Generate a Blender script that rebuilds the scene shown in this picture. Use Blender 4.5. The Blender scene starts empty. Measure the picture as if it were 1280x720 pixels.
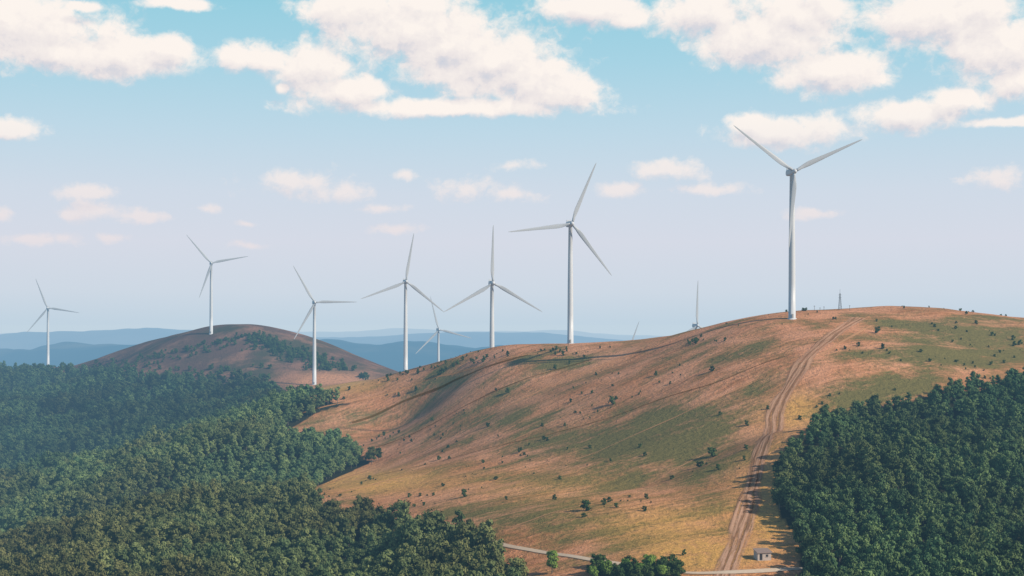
import bpy, bmesh, math, random
import numpy as np
from mathutils import Vector, Matrix
random.seed(7); np.random.seed(7)
rng=np.random.default_rng(11)
F=1758.0; H=402.0
scene=bpy.context.scene
scene.view_settings.view_transform='Standard'
try: scene.view_settings.look='None'
except Exception: pass
scene.view_settings.exposure=0

def W(u,v,Y,dz=0.0): return ((u-640)/F*Y, Y, (H-v)/F*Y+dz)
# ---------------------------------------------------------------- terrain heights
T=-8
ctrl=[W(*p) for p in [
 (1400,405,960),(1280,398,900),(1200,387,885),(1150,385,880),(1080,391,850),(990,401,824),(930,408,830),(900,411,850),(850,420,890),(780,428,940),
 (713,433,977),(620,440,965),(560,451,1000),(507,465,1050),(450,484,1020),(400,505,990),(345,533,960),
 (300,411,1720),(264,417,1720),(225,421,1740),(150,438,1850),(90,460,1950),(60,460,2030),(0,464,2050),
 (340,420,1700),(380,441,1650),(440,467,1560),(465,477,1520),(430,480,1430),(393,481,1500),
 (390,615,760),(470,577,850),(500,530,950),(560,500,920),(600,600,660),(700,560,700),(700,500,800),(700,640,540),
 (800,600,600),(800,500,740),(800,450,850),(900,460,740),(900,560,620),(900,640,520),(1000,460,710),(1000,540,600),
 (940,600,560),(930,650,510),(910,720,440),(720,700,470),(1100,450,720),(1200,440,760),(1280,440,780),(1280,480,700),(560,660,560),(620,470,900),
]]
ctrl+=[W(*p,T) for p in [
 (-100,466,2100),(-300,470,2100),(300,478,1500),(200,470,1600),(100,475,1750),(100,520,1450),(0,500,1600),(0,560,1350),(50,590,1250),
 (200,530,1300),(330,505,1250),(0,640,860),(100,592,860),(180,562,880),(300,541,880),(420,552,890),
 (0,720,520),(200,665,580),(200,612,710),(300,600,700),(0,690,600),(100,640,680),(400,640,620),(500,690,500),(560,720,450),
 (1280,540,600),(1280,640,480),(1280,720,400),(1100,520,630),(1100,620,500),(1050,720,420),(1500,560,600)]]
ctrl+=[(0,0,-115),(-400,0,-115),(400,0,-115),(-800,300,-120),(800,300,-90),(0,250,-98),(-1100,1000,-140),(-900,700,-125),(1200,900,-10),(1200,1500,-80),
 (183,1400,-93),(-16,1120,-57),(-97,1850,-97),(138,1700,-130),(-98,1300,-52),(0,1400,-85),(-200,2400,-190),(-900,2600,-190),(800,2100,-170),(500,1150,-45),(350,1100,-35),
 (-450,1060,-120),(-300,1060,-108),(-700,1050,-140),(60,1200,-60),(900,2900,-250),(-1500,2000,-120),(-1700,1000,-160),(-1500,0,-150),(1700,300,-80),(1900,1500,-140),
 (-198,790,-111),(-260,780,-118),(-150,780,-103)]
C=np.array(ctrl,float)
def tps(r2): return 0.5*r2*np.log(r2+1e-9)
S=1000.0
P=C[:,:2]/S
n=len(P)
d2=((P[:,None]-P[None])**2).sum(-1)
K=tps(d2)+np.eye(n)*(-0.00004)
A=np.zeros((n+3,n+3)); A[:n,:n]=K; A[:n,n]=1; A[:n,n+1:]=P; A[n,:n]=1; A[n+1:,:n]=P.T
b=np.zeros(n+3); b[:n]=C[:,2]
Wt=np.linalg.solve(A,b)
def rbf(x,y):
    x=np.asarray(x,float).ravel()/S; y=np.asarray(y,float).ravel()/S
    out=np.empty_like(x)
    for i in range(0,len(x),40000):
        a=x[i:i+40000]; c=y[i:i+40000]
        r2=(a[:,None]-P[None,:,0])**2+(c[:,None]-P[None,:,1])**2
        out[i:i+40000]=tps(r2)@Wt[:n]+Wt[n]+Wt[n+1]*a+Wt[n+2]*c
    return out
def hsh(ix,iy,s):
    v=np.sin(ix*127.1+iy*311.7+s*74.7)*43758.5453
    return v-np.floor(v)
def vnoise(x,y,s=0):
    ix=np.floor(x); iy=np.floor(y); fx=x-ix; fy=y-iy
    fx=fx*fx*fx*(fx*(fx*6-15)+10); fy=fy*fy*fy*(fy*(fy*6-15)+10)
    a=hsh(ix,iy,s); b_=hsh(ix+1,iy,s); c=hsh(ix,iy+1,s); d=hsh(ix+1,iy+1,s)
    return (a*(1-fx)+b_*fx)*(1-fy)+(c*(1-fx)+d*fx)*fy
def fbm(x,y,o=4,s=0):
    t=0;a=.5;k=1;m=0
    for i in range(o):
        t=t+a*vnoise(x*k,y*k,s+i*3.1); m+=a; a*=.5; k*=2.03
    return t/m
def sst(a,b,x):
    t=np.clip((x-a)/(b-a),0,1); return t*t*(3-2*t)
def height(x,y):
    x=np.atleast_1d(np.asarray(x,float)); y=np.atleast_1d(np.asarray(y,float))
    shp=x.shape; x=x.ravel(); y=y.ravel()
    far=(sst(2300,3600,y)); side=sst(1300,2600,np.abs(x)-0.15*np.maximum(y,0))
    blend=1-(1-far)*(1-side)
    m=blend<0.9999
    yc=y
    l1=np.exp(-((yc-7200-1200*(fbm(x/5000,y*0+3,2,5)-.5))/900)**2)*(110+230*fbm(x/900,y/1300,5,2))
    l2=np.exp(-((yc-11500)/1300)**2)*(100+240*fbm(x/1500,y/2200,5,9))
    l3=np.exp(-((yc-18500)/2200)**2)*(70+250*fbm(x/2600,y/3000,5,13))
    base=-360+np.maximum(np.maximum(l1,l2),l3)+20*fbm(x/700,y/700,3,21)
    z=base
    xm=x[m]; ym=y[m]
    loc=np.clip(rbf(xm,ym),-260,30)
    wood=np.clip(sst(-130,-240,xm+(ym-700)*.05)*sst(1420,1100,ym)+sst(150,260,xm)*sst(640,520,ym),0,1)
    loc=loc+(fbm(xm/120,ym/120,3,1)-.5)*5.5+(fbm(xm/28,ym/28,2,4)-.5)*1.2+(fbm((xm*.93+ym*.36)/110,(ym*.93-xm*.36)/34,2,17)-.5)*2.2*sst(1300,1100,ym)
    rg=np.abs(fbm(xm/85+ym/300,ym/150,3,41)-.5)*2
    loc=loc+wood*(4-26*np.minimum(rg,.45))*.7
    z[m]=loc*(1-blend[m])+base[m]*blend[m]
    return z.reshape(shp)
def proj(x,y,z):
    yy=np.maximum(y,1.0)
    return 640+F*x/yy, H-F*z/yy
def hit(u,v,y0=300,y1=2300):
    Y=np.arange(y0,y1,2.0); X=(u-640)/F*Y; Z=(H-v)/F*Y
    h=height(X,Y); k=np.nonzero(h>=Z)[0]
    if len(k)==0: i=int(np.argmin(Z-h))
    else: i=int(k[0])
    return float(X[i]),float(Y[i]),float(h[i])

# ---------------------------------------------------------------- node helpers
def newmat(name):
    m=bpy.data.materials.new(name); m.use_nodes=True
    nt=m.node_tree; nt.nodes.clear()
    try: m.cycles.emission_sampling='NONE'
    except Exception: pass
    return m,nt
class N:
    def __init__(s,nt): s.nt=nt
    def n(s,t,**k):
        nd=s.nt.nodes.new(t)
        for a,b in k.items(): setattr(nd,a,b)
        return nd
    def put(s,inp,val):
        if hasattr(val,'is_output') : s.nt.links.new(val,inp)
        else:
            if isinstance(val,(tuple,list)) and len(val)==3 and inp.type=='RGBA': val=(*val,1)
            inp.default_value=val
    def m(s,op,a,b=0.0,c=None,clamp=False):
        nd=s.n('ShaderNodeMath',operation=op,use_clamp=clamp); s.put(nd.inputs[0],a); s.put(nd.inputs[1],b)
        if c is not None: s.put(nd.inputs[2],c)
        return nd.outputs[0]
    def vm(s,op,a,b=(0,0,0),c=None,out=0):
        nd=s.n('ShaderNodeVectorMath',operation=op); s.put(nd.inputs[0],a); s.put(nd.inputs[1],b)
        if c is not None: s.put(nd.inputs[2],c)
        return nd.outputs[out]
    def mix(s,f,a,b,bt='MIX'):
        nd=s.n('ShaderNodeMix',data_type='RGBA',blend_type=bt)
        s.put(nd.inputs[0],f); s.put(nd.inputs[6],a); s.put(nd.inputs[7],b); return nd.outputs[2]
    def mr(s,v,a,b,c=0.0,d=1.0,smooth=False):
        nd=s.n('ShaderNodeMapRange'); nd.clamp=True
        if smooth: nd.interpolation_type='SMOOTHSTEP'
        for i,x in enumerate((v,a,b,c,d)): s.put(nd.inputs[i],x)
        return nd.outputs[0]
    def noise(s,vec,scale,detail=4,rough=.55,out=0,dist=0.0):
        nd=s.n('ShaderNodeTexNoise'); s.put(nd.inputs['Vector'],vec); nd.inputs['Scale'].default_value=scale
        nd.inputs['Detail'].default_value=detail; nd.inputs['Roughness'].default_value=rough; nd.inputs['Distortion'].default_value=dist
        return nd.outputs[out]
    def comb(s,x,y,z=0.0):
        nd=s.n('ShaderNodeCombineXYZ'); s.put(nd.inputs[0],x); s.put(nd.inputs[1],y); s.put(nd.inputs[2],z); return nd.outputs[0]
def srgb(r,g,b):
    f=lambda c:(c/255/12.92) if c/255<=0.04045 else ((c/255+0.055)/1.055)**2.4
    return (f(r),f(g),f(b))
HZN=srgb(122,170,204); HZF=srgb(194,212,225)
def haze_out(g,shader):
    """painted haze: a haze colour mixed into the material by distance from the origin"""
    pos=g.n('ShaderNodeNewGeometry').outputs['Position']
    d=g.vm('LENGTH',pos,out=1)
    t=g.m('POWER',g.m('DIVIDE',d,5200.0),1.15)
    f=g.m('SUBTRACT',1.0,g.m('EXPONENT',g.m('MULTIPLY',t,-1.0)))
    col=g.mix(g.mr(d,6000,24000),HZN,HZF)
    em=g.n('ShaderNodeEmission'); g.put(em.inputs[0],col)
    mx=g.n('ShaderNodeMixShader'); g.put(mx.inputs[0],f); g.put(mx.inputs[1],shader); g.put(mx.inputs[2],em.outputs[0])  # haze painted on the surface as emission, there is no volume
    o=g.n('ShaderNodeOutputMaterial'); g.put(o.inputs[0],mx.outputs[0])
def simple(name,col,rough=.6,var=0.06,scale=1.0,metal=0.0):
    m,nt=newmat(name); g=N(nt)
    pos=g.n('ShaderNodeTexCoord').outputs['Object']
    ns=g.noise(pos,scale,4)
    c=g.mix(ns,tuple(x*(1-var*2) for x in col),tuple(min(1,x*(1+var*2)) for x in col))
    b=g.n('ShaderNodeBsdfPrincipled'); g.put(b.inputs['Base Color'],c); b.inputs['Roughness'].default_value=rough; b.inputs['Metallic'].default_value=metal
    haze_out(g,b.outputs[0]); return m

def link(o): scene.collection.objects.link(o); return o
def meshobj(name,verts,faces,mat=None,smooth=False,lk=True):
    me=bpy.data.meshes.new(name); me.from_pydata([tuple(v) for v in verts],[],[tuple(f) for f in faces]); me.update()
    if smooth: me.polygons.foreach_set('use_smooth',[True]*len(me.polygons))
    if mat: me.materials.append(mat)
    o=bpy.data.objects.new(name,me)
    if lk: link(o)
    return o
def gridmesh(name,X,Y,Z,attrs={}):
    r,c=X.shape
    me=bpy.data.meshes.new(name); nv=r*c
    me.vertices.add(nv); co=np.stack([X.ravel(),Y.ravel(),Z.ravel()],1).astype(np.float32); me.vertices.foreach_set('co',co.ravel())
    i=np.arange(nv).reshape(r,c)
    q=np.stack([i[:-1,:-1],i[:-1,1:],i[1:,1:],i[1:,:-1]],-1).reshape(-1,4).astype(np.int32)
    me.loops.add(q.size); me.loops.foreach_set('vertex_index',q.ravel())
    me.polygons.add(len(q)); me.polygons.foreach_set('loop_start',np.arange(0,q.size,4,dtype=np.int32))
    me.polygons.foreach_set('use_smooth',np.ones(len(q),dtype=bool))
    me.update(calc_edges=True)
    for k,v in attrs.items():
        a=me.attributes.new(k,'FLOAT_COLOR','POINT'); a.data.foreach_set('color',v.astype(np.float32).ravel())
    o=bpy.data.objects.new(name,me); link(o); return o
def inpoly(u,v,poly):
    inside=np.zeros(u.shape,bool); j=len(poly)-1
    for i in range(len(poly)):
        xi,yi=poly[i]; xj,yj=poly[j]
        c=((yi>v)!=(yj>v))&(u<(xj-xi)*(v-yi)/((yj-yi) if yj!=yi else 1e-9)+xi)
        inside^=c; j=i
    return inside
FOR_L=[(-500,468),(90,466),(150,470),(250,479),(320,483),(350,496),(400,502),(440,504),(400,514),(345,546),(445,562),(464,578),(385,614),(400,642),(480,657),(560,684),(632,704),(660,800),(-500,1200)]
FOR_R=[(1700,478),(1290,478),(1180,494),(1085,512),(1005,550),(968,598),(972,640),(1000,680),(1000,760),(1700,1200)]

# ---------------------------------------------------------------- terrain sheet
rows=np.concatenate([np.arange(-300,370,14),np.arange(370,1150,2.6),np.arange(1150,2300,5.5),2300*np.exp(np.linspace(0,math.log(140000/2300),190))])
tc=np.concatenate([-np.geomspace(4,0.44,26)[:-1],np.linspace(-.44,.44,600),np.geomspace(.44,4,26)[1:]])
YY,TT=np.meshgrid(rows,tc,indexing='ij'); 
XX=TT*(YY+420)
ZZ=height(XX,YY)
U,V=proj(XX,YY,ZZ)
def blobs(lst):
    o=np.zeros(U.shape)
    for (a,b_,ra,rb,w) in lst:
        o+=w*np.exp(-(((U-a)/ra)**2+((V-b_)/rb)**2))
    return o
wu=(fbm(XX/40,YY/60,4,31)-.5)
green=blobs([(720,560,130,32,.85),(850,530,90,42,.8),(1190,440,130,26,1.15),(1100,485,80,20,.9),(600,640,90,20,.7),(740,640,120,32,.7),(480,520,50,12,.5),(950,470,40,20,.5),(1240,410,70,14,.8),(560,475,60,10,.5),(700,455,60,8,.6),(880,580,50,50,.6),(640,520,60,14,.4),(1130,405,60,8,.5)])
dry=np.clip(1-green+wu*1.1,0,1)
yel=np.clip(blobs([(968,630,42,60,1.3),(870,695,60,18,1.8),(830,655,80,25,.8),(440,603,55,12,1.0),(985,520,35,20,.8),(500,600,80,16,.8),(412,478,50,12,1.5),(1000,500,20,15,.5),(680,610,90,24,.4)]),0,1)
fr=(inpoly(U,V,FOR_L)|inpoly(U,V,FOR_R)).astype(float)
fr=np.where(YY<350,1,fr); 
h2=sst(1330,1420,YY)
col=np.stack([dry,yel,fr,h2],-1)
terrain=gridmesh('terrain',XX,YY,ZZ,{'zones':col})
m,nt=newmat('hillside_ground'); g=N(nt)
att=g.n('ShaderNodeAttribute',attribute_name='zones'); sep=g.n('ShaderNodeSeparateColor'); g.put(sep.inputs[0],att.outputs['Color'])
aD,aY,aF,aH=sep.outputs[0],sep.outputs[1],sep.outputs[2],att.outputs['Alpha']
pos=g.n('ShaderNodeNewGeometry').outputs['Position']
# streaks (old terracettes / mowing lines) running along the slope
wrp=g.m('MULTIPLY',g.m('SUBTRACT',g.noise(pos,.012,3),.5),40.0)
sA=g.vm('DOT_PRODUCT',pos,(.93,.36,0),out=1); tA=g.m('ADD',g.vm('DOT_PRODUCT',pos,(-.36,.93,0),out=1),wrp)
st=g.noise(g.comb(g.m('MULTIPLY',sA,.28),tA),.05,7,.62)
ln=g.noise(g.comb(g.m('MULTIPLY',sA,.05),tA),.30,4,.65)
n1=g.noise(pos,0.03,7,.6); n2=g.noise(pos,0.35,6,.65); n3=g.noise(pos,1.6,3,.7); nb=g.noise(pos,.009,3,.5)
dr=g.m('ADD',aD,g.m('MULTIPLY',g.m('SUBTRACT',st,.5),2.8)); dr=g.m('ADD',dr,g.m('MULTIPLY',g.m('SUBTRACT',n1,.5),2.4)); dr=g.m('ADD',dr,g.m('MULTIPLY',g.m('SUBTRACT',n2,.5),1.5))
dr=g.m('ADD',dr,g.m('MULTIPLY',g.m('SUBTRACT',ln,.5),.8))
dr=g.mr(dr,0.25,1.05)
GRN=(.195,.165,.058); DRY=(.52,.215,.088); YEL=(.72,.40,.12); PNK=(.74,.355,.20)
cdry=g.mix(g.mr(g.m('ADD',g.m('MULTIPLY',ln,.4),g.m('MULTIPLY',n1,.7)),.44,.66),DRY,PNK)
cdry=g.mix(g.mr(nb,.42,.62),cdry,g.mix(1.0,cdry,(.84,.88,.86),'MULTIPLY'))
c=g.mix(dr,GRN,cdry)
c=g.mix(g.m('MULTIPLY',aY,g.mr(n2,.25,.55)),c,YEL)
c=g.mix(g.m('MULTIPLY',g.mr(n3,.4,.75),.4),c,g.mix(1.0,c,(.38,.42,.36),'MULTIPLY'))
c=g.mix(g.m('MULTIPLY',g.mr(ln,.43,.34),.28),c,g.mix(1.0,c,(.42,.46,.45),'MULTIPLY'))
vo=g.n('ShaderNodeTexVoronoi'); g.put(vo.inputs['Vector'],pos); vo.inputs['Scale'].default_value=.22
dots=g.m('MULTIPLY',g.mr(vo.outputs['Distance'],.30,.12),g.mr(g.noise(pos,.02,3),.48,.62))
c=g.mix(g.m('MULTIPLY',dots,.5),c,(.06,.075,.03))
c2=g.mix(g.mr(g.noise(pos,.012,6),.42,.6),(.135,.080,.062),(.078,.072,.042))
c=g.mix(aH,c,g.mix(g.mr(n1,.48,.64),c2,(.26,.14,.095)))
c=g.mix(g.m('MULTIPLY',g.m('MULTIPLY',aH,aY),g.mr(n2,.3,.5)),c,(.62,.30,.16))
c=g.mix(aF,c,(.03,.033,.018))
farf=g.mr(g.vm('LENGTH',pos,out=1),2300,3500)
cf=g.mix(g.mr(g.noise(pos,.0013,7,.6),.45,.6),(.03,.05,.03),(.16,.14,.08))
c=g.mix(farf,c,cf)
bs=g.n('ShaderNodeBsdfDiffuse'); g.put(bs.inputs[0],c)
bp=g.n('ShaderNodeBump'); bp.inputs['Strength'].default_value=.8; bp.inputs['Distance'].default_value=1.0
g.put(bp.inputs['Height'],g.m('ADD',g.m('MULTIPLY',n2,2.0),g.m('ADD',g.m('MULTIPLY',n3,.5),g.m('MULTIPLY',ln,1.2)))); g.put(bs.inputs['Normal'],bp.outputs[0])
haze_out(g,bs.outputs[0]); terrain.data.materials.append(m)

# ---------------------------------------------------------------- tracks
def track(name,uv,width,mat,off=.22):
    pts=[hit(u,v) for u,v in uv]; P2=np.array([(p[0],p[1]) for p in pts])
    out=[]
    for i in range(len(P2)-1):
        p0=P2[max(i-1,0)];p1=P2[i];p2=P2[i+1];p3=P2[min(i+2,len(P2)-1)]
        L=np.linalg.norm(p2-p1); k=max(2,int(L/2.0))
        for t in np.linspace(0,1,k,endpoint=False):
            out.append(.5*((2*p1)+(-p0+p2)*t+(2*p0-5*p1+4*p2-p3)*t*t+(-p0+3*p1-3*p2+p3)*t**3))
    out.append(P2[-1]); Q=np.array(out)
    for _ in range(4): Q[1:-1]=(Q[:-2]+2*Q[1:-1]+Q[2:])/4
    Tn=np.gradient(Q,axis=0); Tn/=np.linalg.norm(Tn,axis=1)[:,None]+1e-9
    Nn=np.stack([-Tn[:,1],Tn[:,0]],1)
    al=np.concatenate([[0],np.cumsum(np.linalg.norm(np.diff(Q,axis=0),axis=1))])
    if width>6: Q=Q+Nn*((vnoise(al/35,al*0,5)-.5)*3.0)[:,None]
    wl=(width*(.8+.45*vnoise(al/25,al*0,8)))[:,None]
    k=9; a=np.linspace(-1,1,k)
    X=Q[:,0:1]+Nn[:,0:1]*a[None]*wl/2; Y=Q[:,1:2]+Nn[:,1:2]*a[None]*wl/2
    Z=height(X,Y)+off
    AC=np.zeros(X.shape+(4,)); AC[...,0]=a[None]; AC[...,1]=al[:,None]; AC[...,3]=1
    o=gridmesh(name,X,Y,Z,{'tr':AC}); o.data.materials.append(mat)
    return o
def trackmat(name,c1,c2,dens,edge,ruts=0):
    m,nt=newmat(name); g=N(nt)
    at=g.n('ShaderNodeAttribute',attribute_name='tr'); sp=g.n('ShaderNodeSeparateXYZ'); g.put(sp.inputs[0],at.outputs['Vector'])
    ac,al=sp.outputs[0],sp.outputs[1]
    pos=g.n('ShaderNodeNewGeometry').outputs['Position']
    wob=g.noise(g.comb(g.m('MULTIPLY',ac,.8),g.m('MULTIPLY',al,.025)),1.0,4,.6)
    fn=g.noise(pos,.9,5,.7)
    aa=g.m('ABSOLUTE',ac)
    al_=g.mr(g.m('ADD',aa,g.m('MULTIPLY',g.m('SUBTRACT',wob,.5),1.1)),edge,edge-.4)
    col=g.mix(g.mr(fn,.35,.65),c1,c2)
    if ruts:
        ph=g.m('ADD',g.m('MULTIPLY',ac,ruts*3.14159),g.m('MULTIPLY',wob,12.0))
        r=g.m('COSINE',ph); r=g.m('ADD',r,g.m('MULTIPLY',g.m('SUBTRACT',fn,.5),3.0))
        col=g.mix(g.m('MULTIPLY',g.mr(r,0,-.9),.75),col,tuple(x*.40 for x in c2))
        al_=g.m('MULTIPLY',al_,g.mr(g.noise(g.comb(g.m('MULTIPLY',ac,4.0),g.m('MULTIPLY',al,.03)),1.3,3),.38,.55,.25,1))
    al_=g.m('MULTIPLY',al_,dens)
    al_=g.m('MULTIPLY',al_,g.mr(aa,1.0,.8))
    b=g.n('ShaderNodeBsdfDiffuse'); g.put(b.inputs[0],col)
    tr=g.n('ShaderNodeBsdfTransparent'); mx=g.n('ShaderNodeMixShader'); g.put(mx.inputs[0],al_); g.put(mx.inputs[1],tr.outputs[0]); g.put(mx.inputs[2],b.outputs[0])
    o=g.n('ShaderNodeOutputMaterial'); g.put(o.inputs[0],mx.outputs[0]); return m
mt=trackmat('rutted_dirt',(.60,.385,.28),(.46,.275,.195),.95,1.0,3)
mt2=trackmat('faint_track_dirt',(.74,.44,.27),(.64,.34,.20),.5,.8)
mt3=trackmat('gravel',(.62,.52,.42),(.56,.45,.35),.95,.95)
mt4=trackmat('worn_grass_and_shadow_line',(.12,.095,.05),(.15,.10,.055),.5,.8)  # dark worn lines, and the painted turbine shadow streak
track('dirt_track',[(1075,398),(1050,415),(1025,436),(1000,462),(983,490),(970,520),(955,552),(943,585),(937,620),(932,655),(920,690),(906,716),(900,735)],9.0,mt)
track('dirt_track',[(995,462),(1040,436),(1090,408)],3,mt2,.18)
track('footpath',[(392,610),(470,585),(560,548),(640,505),(720,470),(800,440),(860,424)],3.5,mt2,.18)
track('footpath',[(420,618),(520,590),(620,560),(700,525),(790,490),(870,455),(960,425)],2.6,mt2,.18)
track('footpath',[(372,520),(450,500),(540,474),(620,452),(680,442)],3,mt2,.18)
track('footpath',[(470,560),(560,520),(650,478),(740,450)],2,mt4,.18)
track('footpath',[(440,530),(500,505),(560,480),(620,455),(660,445)],4.5,mt4,.18)  # dark strip painting a turbine's cast shadow on the slope, not a path
track('footpath',[(450,600),(560,575),(680,545),(800,510),(900,478),(980,445)],1.6,mt4,.18)
track('footpath',[(520,625),(640,600),(760,560),(860,515),(940,480)],1.6,mt2,.18)
track('footpath',[(640,660),(740,630),(840,590),(920,550)],1.5,mt2,.18)
track('gravel_road',[(600,675),(640,686),(690,694),(740,701),(790,709),(840,716),(880,719),(930,716),(985,712),(1040,712)],3.2,mt3,.25)

# ---------------------------------------------------------------- trees
def leafmat(name,tint=(1,1,1),inst=True):
    m,nt=newmat(name); g=N(nt)
    oi=g.n('ShaderNodeObjectInfo'); pos=g.n('ShaderNodeNewGeometry').outputs['Position']
    at=g.n('ShaderNodeAttribute',attribute_name='tone',attribute_type='INSTANCER'); sx=g.n('ShaderNodeSeparateXYZ'); g.put(sx.inputs[0],at.outputs['Vector'])
    rr=oi.outputs['Random']
    A1=(.060,.074,.034); A2=(.135,.138,.060); B1=(.038,.078,.041); B2=(.092,.140,.058)
    ca=g.mix(rr,A1,A2); cb=g.mix(rr,B1,B2)
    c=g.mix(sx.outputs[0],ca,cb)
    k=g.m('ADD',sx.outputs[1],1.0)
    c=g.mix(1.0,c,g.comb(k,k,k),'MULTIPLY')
    c=g.mix(g.m('MULTIPLY',g.noise(pos,.45,2),.7),c,g.mix(1.0,c,(1.6,1.45,1.15),'MULTIPLY'))
    c=g.mix(1.0,c,tint,'MULTIPLY')
    d=g.n('ShaderNodeBsdfDiffuse'); g.put(d.inputs[0],c)
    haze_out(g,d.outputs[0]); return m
leaf=leafmat('foliage'); leafb=leafmat('bush_foliage',(.6,.75,.65)); leafl=leafmat('bright_foliage',(1.2,1.8,1.0))
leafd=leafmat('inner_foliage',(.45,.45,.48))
bark=simple('bark',(.15,.125,.10),.9,.2,3)
def tree_mesh(name,seed,Ht=10.,R=3.4,z0=.22,lobes=9,nl=60,ls=.8,tip=.0,mat=leaf,trunk=True):
    r=np.random.default_rng(seed); V=[];Fc=[];M=[]
    def cone(p,q,ra,rb,k=5):
        p=Vector(p);q=Vector(q);d=(q-p).normalized(); a=d.orthogonal().normalized(); b=d.cross(a); i0=len(V)
        for (o,rad) in ((p,ra),(q,rb)):
            for j in range(k):
                an=2*math.pi*j/k; V.append(o+a*math.cos(an)*rad+b*math.sin(an)*rad)
        for j in range(k): Fc.append((i0+j,i0+(j+1)%k,i0+k+(j+1)%k,i0+k+j)); M.append(1)
    if trunk: cone((0,0,-1.2),(0,0,Ht*.7),.22*Ht/10,.07*Ht/10)
    ctr=[]
    for i in range(lobes):
        t=(i+.5)/lobes; zz=Ht*(z0+.06+(0.86-z0)*t)
        prof=math.sin(math.pi*min(1,(.15+.70*t)))**.6*(1-tip*t)
        an=i*2.4+r.uniform(-.5,.5); rad=R*.60*prof*r.uniform(.5,1.05)
        lr=R*(.42+.18*r.random())*(1-.22*t)
        ctr.append((Vector((math.cos(an)*rad,math.sin(an)*rad,min(zz,Ht-lr*.8))),lr))
    ico=bmesh.new(); bmesh.ops.create_icosphere(ico,subdivisions=1,radius=1)
    iv=[v.co.copy() for v in ico.verts]; ifc=[[v.index for v in f.verts] for f in ico.faces]; ico.free()
    for c,lr in ctr:
        if trunk: cone((0,0,max(.5,c.z-lr*1.2)),c,.09*Ht/10,.03*Ht/10,3)
        i0=len(V)
        for v in iv: V.append(c+Vector((v.x,v.y,v.z*.85))*lr*r.uniform(.55,.8))
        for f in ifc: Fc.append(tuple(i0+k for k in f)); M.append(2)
        for _ in range(nl):
            d=Vector(r.normal(size=3)); d.normalize()
            if d.z<-.3: d.z=-d.z*r.random()
            rr=lr*r.uniform(.74,1.12); p=c+Vector((d.x*rr,d.y*rr,d.z*rr*.88))
            nn=(d+Vector(r.normal(size=3))*.34).normalized(); a=nn.orthogonal().normalized(); b=nn.cross(a)
            th=r.uniform(0,6.28); a,b=a*math.cos(th)+b*math.sin(th),b*math.cos(th)-a*math.sin(th)
            s=ls*r.uniform(.5,1.2); i1=len(V)
            V.extend([p-a*s*.5,p+b*s*.42+nn*s*.08,p+a*s*.5,p-b*s*.42+nn*s*.08]); Fc.append((i1,i1+1,i1+2,i1+3)); M.append(0)
    me=bpy.data.meshes.new(name); me.from_pydata([tuple(v) for v in V],[],Fc)
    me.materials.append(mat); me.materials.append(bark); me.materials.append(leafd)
    me.polygons.foreach_set('material_index',M); me.update()
    return me
def protos(cname,meshes):
    c=bpy.data.collections.new(cname)
    for i,me in enumerate(meshes):
        o=bpy.data.objects.new('%s_%02d'%(cname,i),me); c.objects.link(o)
    return c
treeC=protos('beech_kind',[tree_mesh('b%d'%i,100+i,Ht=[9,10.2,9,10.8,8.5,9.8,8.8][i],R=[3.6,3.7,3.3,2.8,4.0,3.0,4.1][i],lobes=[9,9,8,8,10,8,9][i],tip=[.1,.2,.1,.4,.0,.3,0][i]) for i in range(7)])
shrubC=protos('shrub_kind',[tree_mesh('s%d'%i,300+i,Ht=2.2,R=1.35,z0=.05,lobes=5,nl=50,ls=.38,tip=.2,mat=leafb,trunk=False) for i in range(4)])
def scatter(name,pts,rot,scl,idx,coll,tone=None):
    me=bpy.data.meshes.new(name); me.vertices.add(len(pts)); me.vertices.foreach_set('co',np.asarray(pts,np.float32).ravel())
    if tone is None: tone=np.tile([.6,0,0],(len(pts),1))
    for nm,ar in (('rot',rot),('scl',scl),('tone',tone)):
        a=me.attributes.new(nm,'FLOAT_VECTOR','POINT'); a.data.foreach_set('vector',np.asarray(ar,np.float32).ravel())
    a=me.attributes.new('idx','INT','POINT'); a.data.foreach_set('value',np.asarray(idx,np.int32))
    o=bpy.data.objects.new(name,me); link(o)
    ng=bpy.data.node_groups.new(name+'_inst','GeometryNodeTree')
    ng.interface.new_socket('Geometry',in_out='INPUT',socket_type='NodeSocketGeometry'); ng.interface.new_socket('Geometry',in_out='OUTPUT',socket_type='NodeSocketGeometry')
    gi=ng.nodes.new('NodeGroupInput'); go=ng.nodes.new('NodeGroupOutput'); ip=ng.nodes.new('GeometryNodeInstanceOnPoints')
    ci=ng.nodes.new('GeometryNodeCollectionInfo'); ci.inputs[0].default_value=coll; ci.inputs[1].default_value=True; ci.inputs[2].default_value=True
    def na(n_,t):
        k=ng.nodes.new('GeometryNodeInputNamedAttribute'); k.data_type=t; k.inputs[0].default_value=n_; return k.outputs[0]
    L=ng.links
    L.new(gi.outputs[0],ip.inputs['Points']); L.new(ci.outputs[0],ip.inputs['Instance']); ip.inputs['Pick Instance'].default_value=True
    L.new(na('idx','INT'),ip.inputs['Instance Index']); L.new(na('rot','FLOAT_VECTOR'),ip.inputs['Rotation']); L.new(na('scl','FLOAT_VECTOR'),ip.inputs['Scale'])
    L.new(ip.outputs[0],go.inputs[0])
    md=o.modifiers.new('instances','NODES'); md.node_group=ng
    return o
def jgrid(x0,x1,y0,y1,s):
    X,Y=np.meshgrid(np.arange(x0,x1,s),np.arange(y0,y1,s)); X=X+rng.uniform(-.48,.48,X.shape)*s; Y=Y+rng.uniform(-.48,.48,Y.shape)*s
    return X.ravel(),Y.ravel()
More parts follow.
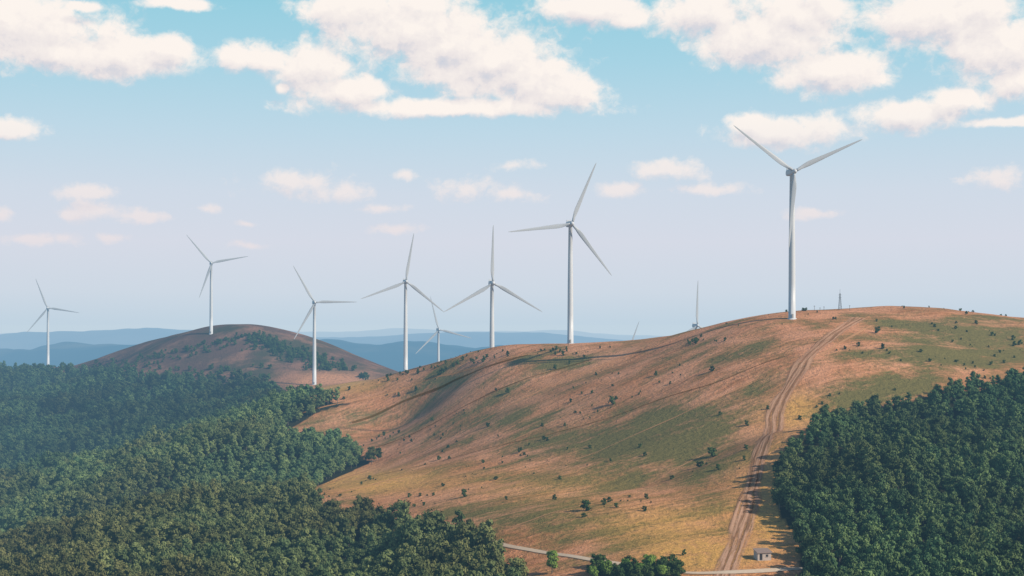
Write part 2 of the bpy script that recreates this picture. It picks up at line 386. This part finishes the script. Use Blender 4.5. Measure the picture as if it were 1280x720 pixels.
def forest(name,poly,parts,umin,umax,right=False):
    PX=[];PY=[];PZ=[];SC=[]
    for (x0,x1,y0,y1,s,sz) in parts:
        X,Y=jgrid(x0,x1,y0,y1,s)
        u=640+F*X/Y; k=(u>umin)&(u<umax); X=X[k];Y=Y[k]
        Z=height(X,Y); u,v=proj(X,Y,Z)
        jit=(fbm(X/25,Y/25,3,50)-.5)*26*np.where(Y>1100,.5,1)
        k=inpoly(u+jit*.6,v+jit*.4,poly)&(v<880)&(rng.random(X.shape)>.05)
        X,Y,Z,u,v=X[k],Y[k],Z[k],u[k],v[k]
        PX.append(X);PY.append(Y);PZ.append(Z)
        big=1+.28*sst(470,510,u)*sst(640,660,v)*(not right)
        SC.append(big*sz*(.66+.68*fbm(X/30,Y/30,3,61))*rng.uniform(.65,1.25,X.shape))
    X=np.concatenate(PX);Y=np.concatenate(PY);Z=np.concatenate(PZ);s=np.concatenate(SC); nn=len(X)
    rot=np.zeros((nn,3)); rot[:,2]=rng.uniform(0,6.28,nn); rot[:,0]=rng.normal(0,.05,nn); rot[:,1]=rng.normal(0,.05,nn)
    scl=np.stack([s,s,s*rng.uniform(.95,1.3,nn)],1)
    nz=fbm(X/60,Y/60,4,90)-.5
    if right: tn=np.clip(.82+nz*.9,0,1); lum=nz*.9+.10+rng.normal(0,.15,nn)
    else:
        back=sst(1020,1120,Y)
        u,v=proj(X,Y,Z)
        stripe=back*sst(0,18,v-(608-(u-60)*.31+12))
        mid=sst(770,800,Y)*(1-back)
        tn=np.clip(.22+nz*1.3+back*.75+mid*.3,0,1); lum=nz*1.1+.18-.40*back+.8*stripe+.2*mid+rng.normal(0,.15,nn)  # shade of the back slope painted in as darker foliage
    tone=np.stack([tn,lum,lum*0],1)
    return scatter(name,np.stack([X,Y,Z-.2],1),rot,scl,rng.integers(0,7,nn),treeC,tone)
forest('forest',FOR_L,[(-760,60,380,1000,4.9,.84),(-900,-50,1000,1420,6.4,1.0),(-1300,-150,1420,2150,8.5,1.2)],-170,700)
forest('forest',FOR_R,[(60,620,330,860,4.5,.76)],930,1440,True)
# shrubs
sp=[];ss=[]
def addshrub(u,v,size):
    x,y,z=hit(u,v); sp.append((x,y,z-.1)); ss.append(size/2.2)
for (u,v,s) in [(890,571,5),(732,640,4.5),(765,507,4),(635,492,3.5),(610,534,3),(650,566,2.6),(1097,417,3.5),(553,468,4.5),(890,465,3),(1000,525,2.2),(655,570,1.8),
  (548,470,3),(580,622,3),(520,490,3),(694,462,2.5),(820,470,2.5),(1208,393,2),(1220,406,2.4),(620,490,2),(430,500,2.4),(1130,386,1.5),(770,500,2.4),(1240,420,2.4),(462,600,2.6),(540,526,2.4),
  (1275,432,3),(1268,433,2.5),(960,512,1.8),(730,648,2.2),(745,470,2),(870,430,2.2),(680,550,2.4),(560,560,2.2),(500,640,2.5),(800,560,2.2),(840,600,2.4),(700,600,2),(620,600,2.2),(900,520,2),(480,545,2.5)]:
    addshrub(u,v,s)
X=rng.uniform(-130,420,12000); Y=rng.uniform(430,1050,12000); Z=height(X,Y); u,v=proj(X,Y,Z)
cl=fbm(X/45,Y/45,4,77); k=(~inpoly(u,v,FOR_L))&(~inpoly(u,v,FOR_R))&(rng.random(12000)<np.clip((cl-.53)*5,.008,1)*.42)
tru=np.interp(v,[398,436,462,490,520,552,585,620,655,690,720],[1075,1025,1000,983,970,955,943,937,932,920,905]); k&=(np.abs(u-tru)>16)
for x,y,z in zip(X[k],Y[k],Z[k]): sp.append((x,y,z-.1)); ss.append(random.uniform(.15,1.0)**1.7*random.uniform(.6,1.1)+.12)
for _ in range(70):   # crest thicket
    u=random.choice([random.gauss(690,14),random.gauss(600,25),random.gauss(560,18),random.gauss(875,12),random.gauss(480,30)])
    v=436+max(0,(640-u))*.22-(max(0,u-690))*.08+random.uniform(0,10)
    x,y,z=hit(u,v)
    if y<1200: sp.append((x,y,z-.1)); ss.append(random.uniform(.4,1.3))
for _ in range(480):  # scrub on the far hill's right ridge
    t=random.random(); u=310+160*t+random.gauss(0,8); v=417+61*t**1.1+abs(random.gauss(0,8))
    if 365<u<450 and v>464: continue
    x,y,z=hit(u,v,1350,2100)
    if y>1350: sp.append((x,y,z-.1)); ss.append(random.uniform(.8,2.8))
for _ in range(260):
    t=random.random()**1.6; u=75+240*t+random.gauss(0,6); v=464-46*t+abs(random.gauss(0,4+14*(1-t)))
    x,y,z=hit(u,v,1350,2100)
    if y>1350: sp.append((x,y,z-.1)); ss.append(random.uniform(.6,2.4))
for _ in range(260):
    u=random.uniform(120,340); v=random.uniform(455,482)
    x,y,z=hit(u,v,1350,2100)
    if y>1350 and random.random()<(v-455)/26: sp.append((x,y,z-.1)); ss.append(random.uniform(.8,3.0))
for _ in range(70):
    u=random.uniform(735,850); v=718-abs(random.gauss(0,6))+random.uniform(0,10)
    x,y,z=hit(u,v); sp.append((x,y,z-.1)); ss.append(random.uniform(.8,2.0))
nn=len(sp); rot=np.zeros((nn,3)); rot[:,2]=rng.uniform(0,6.28,nn); ss=np.array(ss)
scatter('shrubs',sp,rot,np.stack([ss,ss,ss*rng.uniform(.8,1.3,nn)],1),rng.integers(0,4,nn),shrubC)
def lone(name,u,v,h,seed,mat,R=3.4):
    x,y,z=hit(u,v); me=tree_mesh(name,seed,Ht=h,R=R*h/10,lobes=11,nl=150,ls=.5,mat=mat); o=bpy.data.objects.new(name,me); link(o); o.location=(x,y,z-.1)
lone('deciduous_tree',465,580,11,501,leafb); lone('deciduous_tree',473,576,8,502,leafb)
lone('deciduous_tree',690,718,8,503,leafl,3.0)
for i,(u,v,h) in enumerate([(758,722,5.5),(782,718,4.5),(812,715,5.5),(800,722,4.5),(742,724,4),(828,722,4)]): lone('bush',u,v,h,520+i,leafl,4.6)

# ---------------------------------------------------------------- wind turbines
white=simple('turbine_white_paint',(.56,.57,.59),.45,.03,.15); grey=simple('turbine_grey_paint',(.40,.42,.45),.5,.03,.4); conc=simple('concrete',(.35,.33,.3),.9,.1,.5)
def blade_mesh():
    st=[(0,.85,.85,0),(.03,.85,.85,0),(.08,.98,.7,12),(.14,1.35,.5,14),(.2,1.5,.40,12),(.3,1.38,.32,9),(.45,1.12,.22,6),(.6,.9,.16,4),(.75,.70,.11,2),(.88,.50,.07,1),(.96,.34,.045,0),(.995,.14,.03,0),(1,.03,.01,0)]
    V=[];Fc=[];k=14;L=44.
    for (t,a,b,tw) in st:
        for j in range(k):
            an=2*math.pi*j/k; cx=math.cos(an); x=a*cx; y=b*math.sin(an)*(1 if t<.05 else (.6+.4*cx))
            if t>.05: x-=a*.35
            w=math.radians(tw); V.append((x*math.cos(w)-y*math.sin(w),x*math.sin(w)+y*math.cos(w)-1.6*t*t,1.2+t*L))
    for i in range(len(st)-1):
        for j in range(k): Fc.append((i*k+j,i*k+(j+1)%k,(i+1)*k+(j+1)%k,(i+1)*k+j))
    Fc.append(tuple(range((len(st)-1)*k,len(st)*k))); Fc.append(tuple(range(k-1,-1,-1)))
    me=bpy.data.meshes.new('blade'); me.from_pydata(V,[],Fc); me.polygons.foreach_set('use_smooth',[True]*len(me.polygons)); me.materials.append(grey); return me
def lathe(prof,k=36):
    V=[];Fc=[]
    for (r,z) in prof:
        for j in range(k): an=2*math.pi*j/k; V.append((r*math.cos(an),r*math.sin(an),z))
    for i in range(len(prof)-1):
        for j in range(k): Fc.append((i*k+j,i*k+(j+1)%k,(i+1)*k+(j+1)%k,(i+1)*k+j))
    Fc.append(tuple(range((len(prof)-1)*k,len(prof)*k))); return V,Fc
blade_me=blade_mesh()
def nac_mesh():
    bm=bmesh.new(); sec=[(-2.9,1.25,1.3),(-2.2,1.7,1.75),(1,1.9,1.95),(5.5,1.85,1.9),(7.2,1.4,1.3)]; rings=[]
    for (y,w,h) in sec:
        ring=[]
        for j in range(20):
            an=2*math.pi*j/20; c,s=math.cos(an),math.sin(an)
            ring.append(bm.verts.new((w*math.copysign(abs(c)**.45,c),y,h*math.copysign(abs(s)**.45,s))))
        rings.append(ring)
    for a,b_ in zip(rings[:-1],rings[1:]):
        for j in range(20): bm.faces.new((a[j],a[(j+1)%20],b_[(j+1)%20],b_[j]))
    bm.faces.new(rings[0]); bm.faces.new(rings[-1])
    for (x,y,w,d,z1) in ((0,5.0,1.5,.35,3.1),(.9,3.2,.08,.08,3.4)):
        r=bmesh.ops.create_cube(bm,size=1); bmesh.ops.scale(bm,vec=(w*2,d*2,z1-1.8),verts=r['verts']); bmesh.ops.translate(bm,vec=(x,y,(z1+1.8)/2),verts=r['verts'])
    bmesh.ops.recalc_face_normals(bm,faces=bm.faces)
    me=bpy.data.meshes.new('nacelle'); bm.to_mesh(me); me.materials.append(white); return me
nac_me=nac_mesh()
hv,hf=lathe([(1.55,0),(1.6,.9),(1.45,1.8),(1.1,2.6),(.6,3.15),(.12,3.35)],24)
hub_me=bpy.data.meshes.new('hub'); hub_me.from_pydata([(x,-z,y) for x,y,z in hv],[],[tuple(reversed(f)) for f in hf]); hub_me.polygons.foreach_set('use_smooth',[True]*len(hub_me.polygons)); hub_me.materials.append(white)
def turbine(u,v,Y,phase,yaw=12,bs=1.0):
    yr=math.radians(yaw)
    X=(u-640)/F*Y; hz=(H-v)/F*Y
    gz=float(height(np.array([X]),np.array([Y]))[0])
    e=bpy.data.objects.new('wind_turbine',None); link(e); e.location=(X,Y,gz)
    hh=hz-gz; top=hh-1.6
    V,Fc=lathe([(2.7,-3),(2.7,.25),(2.12,.26),(1.98,top*.25),(1.84,top*.5),(1.58,top*.75),(1.3,top-.3),(1.38,top-.25),(1.38,top)])
    t=meshobj('tower',V,Fc,white,True); t.parent=e
    door=meshobj('door',[(-.45,-2.2,.6),(.45,-2.2,.6),(.45,-2.2,2.8),(-.45,-2.2,2.8),(-.45,-2.0,.6),(.45,-2.0,.6),(.45,-2.0,2.8),(-.45,-2.0,2.8)],[(0,1,2,3),(4,7,6,5),(0,3,7,4),(1,5,6,2),(3,2,6,7),(0,4,5,1)],conc); door.parent=e
    nb=bpy.data.objects.new('nacelle',nac_me); link(nb); nb.parent=e; nb.location=(0,0,hh); nb.rotation_euler=(0,0,yr)
    hb=bpy.data.objects.new('hub',hub_me); link(hb); hb.parent=nb; hb.location=(0,-2.9,0)
    for i in range(3):
        b_=bpy.data.objects.new('blade_%d'%(i+1),blade_me); link(b_); b_.parent=hb; b_.location=(0,-1.2,0); b_.rotation_euler=(0,math.radians(phase+120*i),0); b_.scale=(bs,)*3
for a in [(990,215,824,65,8),(713,280,965,22,12),(615,354,1100,0,12),(507,352,1300,9,12),(548,412,1850,-15,14),(393,378,1500,89.5,14),(264,329,1720,79,14),(60,385,2030,99,10),(870,407,1400,0,14),(783,445,1720,19,14)]:
    turbine(*a)

# ---------------------------------------------------------------- shed
wallm=simple('plaster_wall',(.42,.36,.32),.9,.1,1.5); roofm=simple('roof_sheet',(.26,.19,.16),.7,.15,2); dark=simple('dark_opening',(.03,.03,.035),.4,.1,2)
x,y,z=hit(953,699); e=bpy.data.objects.new('stone_shed',None); link(e); e.location=(x,y,z); e.rotation_euler=(0,0,math.radians(12))
w,d,h,rh=2.3,1.7,2.3,3.0
o=meshobj('walls',[(-w,-d,-.8),(w,-d,-.8),(w,d,-.8),(-w,d,-.8),(-w,-d,h),(w,-d,h),(w,d,rh),(-w,d,rh)],[(0,1,5,4),(1,2,6,5),(2,3,7,6),(3,0,4,7)],wallm); o.parent=e
o=meshobj('roof',[(-w-.3,-d-.4,h-.08),(w+.3,-d-.4,h-.08),(w+.3,d+.3,rh+.06),(-w-.3,d+.3,rh+.06),(-w-.3,-d-.4,h+.12),(w+.3,-d-.4,h+.12),(w+.3,d+.3,rh+.26),(-w-.3,d+.3,rh+.26)],[(0,3,2,1),(4,5,6,7),(0,1,5,4),(1,2,6,5),(2,3,7,6),(3,0,4,7)],roofm); o.parent=e
def boxo(nm,x0,x1,y0,y1,z0,z1,mat,par):
    o=meshobj(nm,[(x0,y0,z0),(x1,y0,z0),(x1,y1,z0),(x0,y1,z0),(x0,y0,z1),(x1,y0,z1),(x1,y1,z1),(x0,y1,z1)],[(0,3,2,1),(4,5,6,7),(0,1,5,4),(1,2,6,5),(2,3,7,6),(3,0,4,7)],mat); o.parent=par; return o
boxo('door',-1.6,-.7,-d-.05,-d+.05,0,1.95,dark,e); boxo('window',.5,1.3,-d-.05,-d+.05,1.0,1.7,dark,e); boxo('window_sill',.4,1.4,-d-.15,-d-.052,.9,.98,wallm,e)

# ---------------------------------------------------------------- lattice mast + posts on the crest
steel=simple('galvanised_steel',(.16,.17,.18),.5,.1,2,.3)
def struts(segs,r=.07):
    V=[];Fc=[]
    for p,q in segs:
        p=Vector(p);q=Vector(q);dd=(q-p).normalized();a=dd.orthogonal().normalized()*r;b_=dd.cross(a.normalized())*r;i0=len(V)
        for o_ in (p,q): V+= [o_+a,o_+b_,o_-a,o_-b_]
        for j in range(4): Fc.append((i0+j,i0+(j+1)%4,i0+4+(j+1)%4,i0+4+j))
        Fc.append((i0,i0+3,i0+2,i0+1)); Fc.append((i0+4,i0+5,i0+6,i0+7))
    return V,Fc
def on_crest(u,Y):
    X=(u-640)/F*Y; return X,Y,float(height(np.array([X]),np.array([Y]))[0])
def mast(u,Y,h,wb=.9):
    x,y,z=on_crest(u,Y); seg=[]
    lv=8; cs=[(-1,-1),(1,-1),(1,1),(-1,1)]
    P_=lambda i,c:(c[0]*wb*(1-.75*i/lv),c[1]*wb*(1-.75*i/lv),-.5+h*i/lv)
    for i in range(lv):
        for k in range(4):
            a,b_=cs[k],cs[(k+1)%4]; seg+=[(P_(i,a),P_(i+1,a)),(P_(i,a),P_(i+1,b_)),(P_(i+1,a),P_(i+1,b_))]
    seg+=[((0,0,h-.5),(0,0,h+2)),((-1.3,0,h-1.5),(1.3,0,h-1.5)),((-1.0,0,h-3),(1.0,0,h-3))]
    V,Fc=struts(seg,.08); o=meshobj('lattice_mast',V,Fc,steel); o.location=(x,y,z)
mast(1050,868,10.5)
for u,h in ((1018,3.2),(1030,2.6),(1062,3.4),(1025,2.0)):
    x,y,z=on_crest(u,858); V,Fc=struts([((0,0,-.5),(0,0,h)),((-.5,0,h-.3),(.5,0,h-.3))],.12); o=meshobj('wooden_post',V,Fc,bark); o.location=(x,y,z)

# ---------------------------------------------------------------- sky
world=bpy.data.worlds.new('World'); scene.world=world; world.use_nodes=True; nt=world.node_tree; nt.nodes.clear(); g=N(nt)
SUN=Vector((.88,-.47,0)).normalized(); EL=math.radians(32)
az_sun=math.atan2(SUN.x,SUN.y)
sky=g.n('ShaderNodeTexSky'); sky.sky_type='NISHITA'; sky.sun_disc=False; sky.sun_elevation=EL; sky.sun_rotation=az_sun; sky.air_density=1.1; sky.dust_density=1.2; sky.ozone_density=1.5; sky.altitude=1200
tcn=g.n('ShaderNodeTexCoord').outputs['Generated']; dirn=g.vm('NORMALIZE',tcn)
sx=g.n('ShaderNodeSeparateXYZ'); g.put(sx.inputs[0],dirn)
az=g.m('ARCTAN2',sx.outputs[0],sx.outputs[1]); el=g.m('ARCSINE',sx.outputs[2])
rp=g.n('ShaderNodeValToRGB'); g.put(rp.inputs[0],g.mr(el,0,math.radians(20)))
stops=[(0,(193,211,225)),(.06,(205,216,228)),(.16,(213,218,230)),(.26,(207,218,231)),(.38,(190,216,231)),(.52,(167,211,228)),(.66,(146,205,223)),(1,(118,182,220))]
cr=rp.color_ramp
for i,(p,c) in enumerate(stops):
    e_=cr.elements[i] if i<2 else cr.elements.new(p)
    e_.position=p; e_.color=(*srgb(*c),1)
low=g.vm('SCALE',rp.outputs[0]); low.node.inputs[3].default_value=10.0
skyb=g.mix(g.mr(el,math.radians(16),math.radians(38),smooth=True),low,sky.outputs[0])
# (direction, width, height) of each cumulus bank
cl=[(30,38,135,46),(150,68,95,30),(205,65,46,22),(80,60,110,28),(110,8,30,8),(225,5,50,8),(320,72,72,20),(390,88,60,34),(430,115,60,20),(520,40,130,50),(440,15,70,30),(610,80,110,50),(560,60,100,50),(700,116,64,28),(560,134,190,14),(640,95,90,40),
 (740,12,80,22),(785,22,32,14),(880,15,75,36),(960,45,100,46),(1040,88,80,30),(1000,20,80,36),(1180,22,110,42),(1245,60,70,50),(1270,100,40,22),(1140,142,74,23),(1190,126,46,18),(1260,152,60,8),
 (985,166,80,23),(935,155,34,16),(14,162,32,15),(105,241,42,10),(130,265,46,12),(92,270,24,7),(3,272,14,9),(50,299,50,6),(182,270,24,6),(142,298,22,6),
 (370,224,56,16),(425,241,40,11),(480,258,32,6),(505,217,16,6),(585,236,52,14),(640,243,36,10),(638,207,26,7),(830,212,50,12),(775,237,32,9),(885,237,60,7),(1015,265,30,6),(1235,220,34,12),(355,110,12,8),(500,286,30,7),(255,262,18,5),(305,280,14,4),(310,305,30,5)]
def build_field():
    gr=bpy.data.node_groups.new('cloud_field','ShaderNodeTree')
    gr.interface.new_socket('P',in_out='INPUT',socket_type='NodeSocketVector'); gr.interface.new_socket('D',in_out='OUTPUT',socket_type='NodeSocketFloat')
    q=N(gr); gi=q.n('NodeGroupInput'); go=q.n('NodeGroupOutput'); p=gi.outputs[0]
    w=q.noise(p,30,3,.5,out=1); p2=q.vm('MULTIPLY_ADD',w,(.020,.008,0),q.vm('SUBTRACT',p,(.010,.004,0)))
    cur=None
    for (u,v,ru,rv) in cl:
        small=v>195
        a=math.atan((u-640)/F); e=math.atan((H-v)/F*math.cos(a)); ia=F/(ru*(1.2 if small else 1.06)); ie=F/(rv*(1.35 if small else 1.04))
        L=q.vm('LENGTH',q.vm('MULTIPLY_ADD',p2,(ia,ie,0),(-a*ia,-e*ie,0)),out=1)
        if small: L=q.m('MULTIPLY_ADD',L,.62,.48)
        cur=L if cur is None else q.m('SMOOTH_MIN',cur,L,.2)
    f=q.m('SUBTRACT',1.0,cur)
    f=q.m('MAXIMUM',f,-1.0)
    f=q.m('MULTIPLY',f,1.2)
    st=q.vm('MULTIPLY',p,(1,1.2,1))
    wv=q.vm('SCALE',q.vm('SUBTRACT',q.noise(p,90,4,.6,out=1),(.5,.5,.5))); wv.node.inputs[3].default_value=.012
    st=q.vm('ADD',st,wv)
    n_=q.noise(st,42,9,.62)
    v_=q.n('ShaderNodeTexVoronoi'); q.put(v_.inputs['Vector'],st); v_.inputs['Scale'].default_value=62; v_.inputs['Detail'].default_value=3; v_.inputs['Roughness'].default_value=.6; v_.normalize=True
    d=q.m('ADD',f,q.m('MULTIPLY',q.m('SUBTRACT',n_,.5),2.0))
    d=q.m('ADD',d,q.m('MULTIPLY',q.m('SUBTRACT',.38,v_.outputs['Distance']),.75))
    q.put(go.inputs[0],d); return gr
fg=build_field()
pv=g.comb(az,el)
def ev(off):
    nd=g.n('ShaderNodeGroup'); nd.node_tree=fg; g.put(nd.inputs[0],g.vm('ADD',pv,off)); return nd.outputs[0]
D0=ev((0,0,0)); D1=ev((.0040,.0095,0))
alpha=g.mr(D0,-.10,.60,smooth=True)
lit=g.m('ADD',g.m('MULTIPLY',g.m('SUBTRACT',D0,D1),.50),.54)
lit=g.m('SUBTRACT',lit,g.mr(D0,1.1,.2,-.02,-.14),clamp=True)
bright=tuple(x*10 for x in srgb(254,245,238)); shade=tuple(x*10 for x in srgb(192,202,218)); warm=tuple(x*10 for x in srgb(232,225,226))
cc=g.mix(g.mr(lit,.08,.46),shade,warm); cc=g.mix(g.mr(lit,.38,.80),cc,bright)
lowf=g.mr(el,math.radians(3.5),math.radians(8))
cc=g.mix(lowf,g.mix(.6,cc,tuple(x*10 for x in srgb(238,218,218))),cc)
alpha=g.m('MULTIPLY',alpha,g.mr(el,math.radians(2.0),math.radians(8.5),.42,.98))
aaz=g.m('ABSOLUTE',az)
alpha=g.m('MULTIPLY',alpha,g.mr(aaz,.46,.36)); alpha=g.m('MULTIPLY',alpha,g.mr(el,.34,.27))
skyc=g.mix(alpha,skyb,cc)
bg1=g.n('ShaderNodeBackground'); g.put(bg1.inputs[0],skyb); bg1.inputs[1].default_value=.1
bg2=g.n('ShaderNodeBackground'); g.put(bg2.inputs[0],skyc); bg2.inputs[1].default_value=.1
reg=g.m('MULTIPLY',g.m('LESS_THAN',aaz,.47),g.m('MULTIPLY',g.m('LESS_THAN',el,.35),g.m('GREATER_THAN',el,.02)))
mx=g.n('ShaderNodeMixShader'); g.put(mx.inputs[0],reg); g.put(mx.inputs[1],bg1.outputs[0]); g.put(mx.inputs[2],bg2.outputs[0])
ow=g.n('ShaderNodeOutputWorld'); g.put(ow.inputs[0],mx.outputs[0])
sl=bpy.data.lights.new('sun','SUN'); sl.energy=5.0; sl.angle=math.radians(.5); sl.color=(1,.88,.71)
so=bpy.data.objects.new('sun',sl); link(so)
sd=Vector((SUN.x*math.cos(EL),SUN.y*math.cos(EL),math.sin(EL))); so.rotation_euler=sd.to_track_quat('Z','Y').to_euler(); so.location=(0,0,500)

cam=bpy.data.cameras.new('camera'); co=bpy.data.objects.new('camera',cam); link(co)
cam.sensor_width=36; cam.lens=36*F/1280; cam.shift_y=(H-360)/1280; cam.clip_start=1; cam.clip_end=300000
co.location=(0,0,0); co.rotation_euler=(math.radians(90),0,0); scene.camera=co
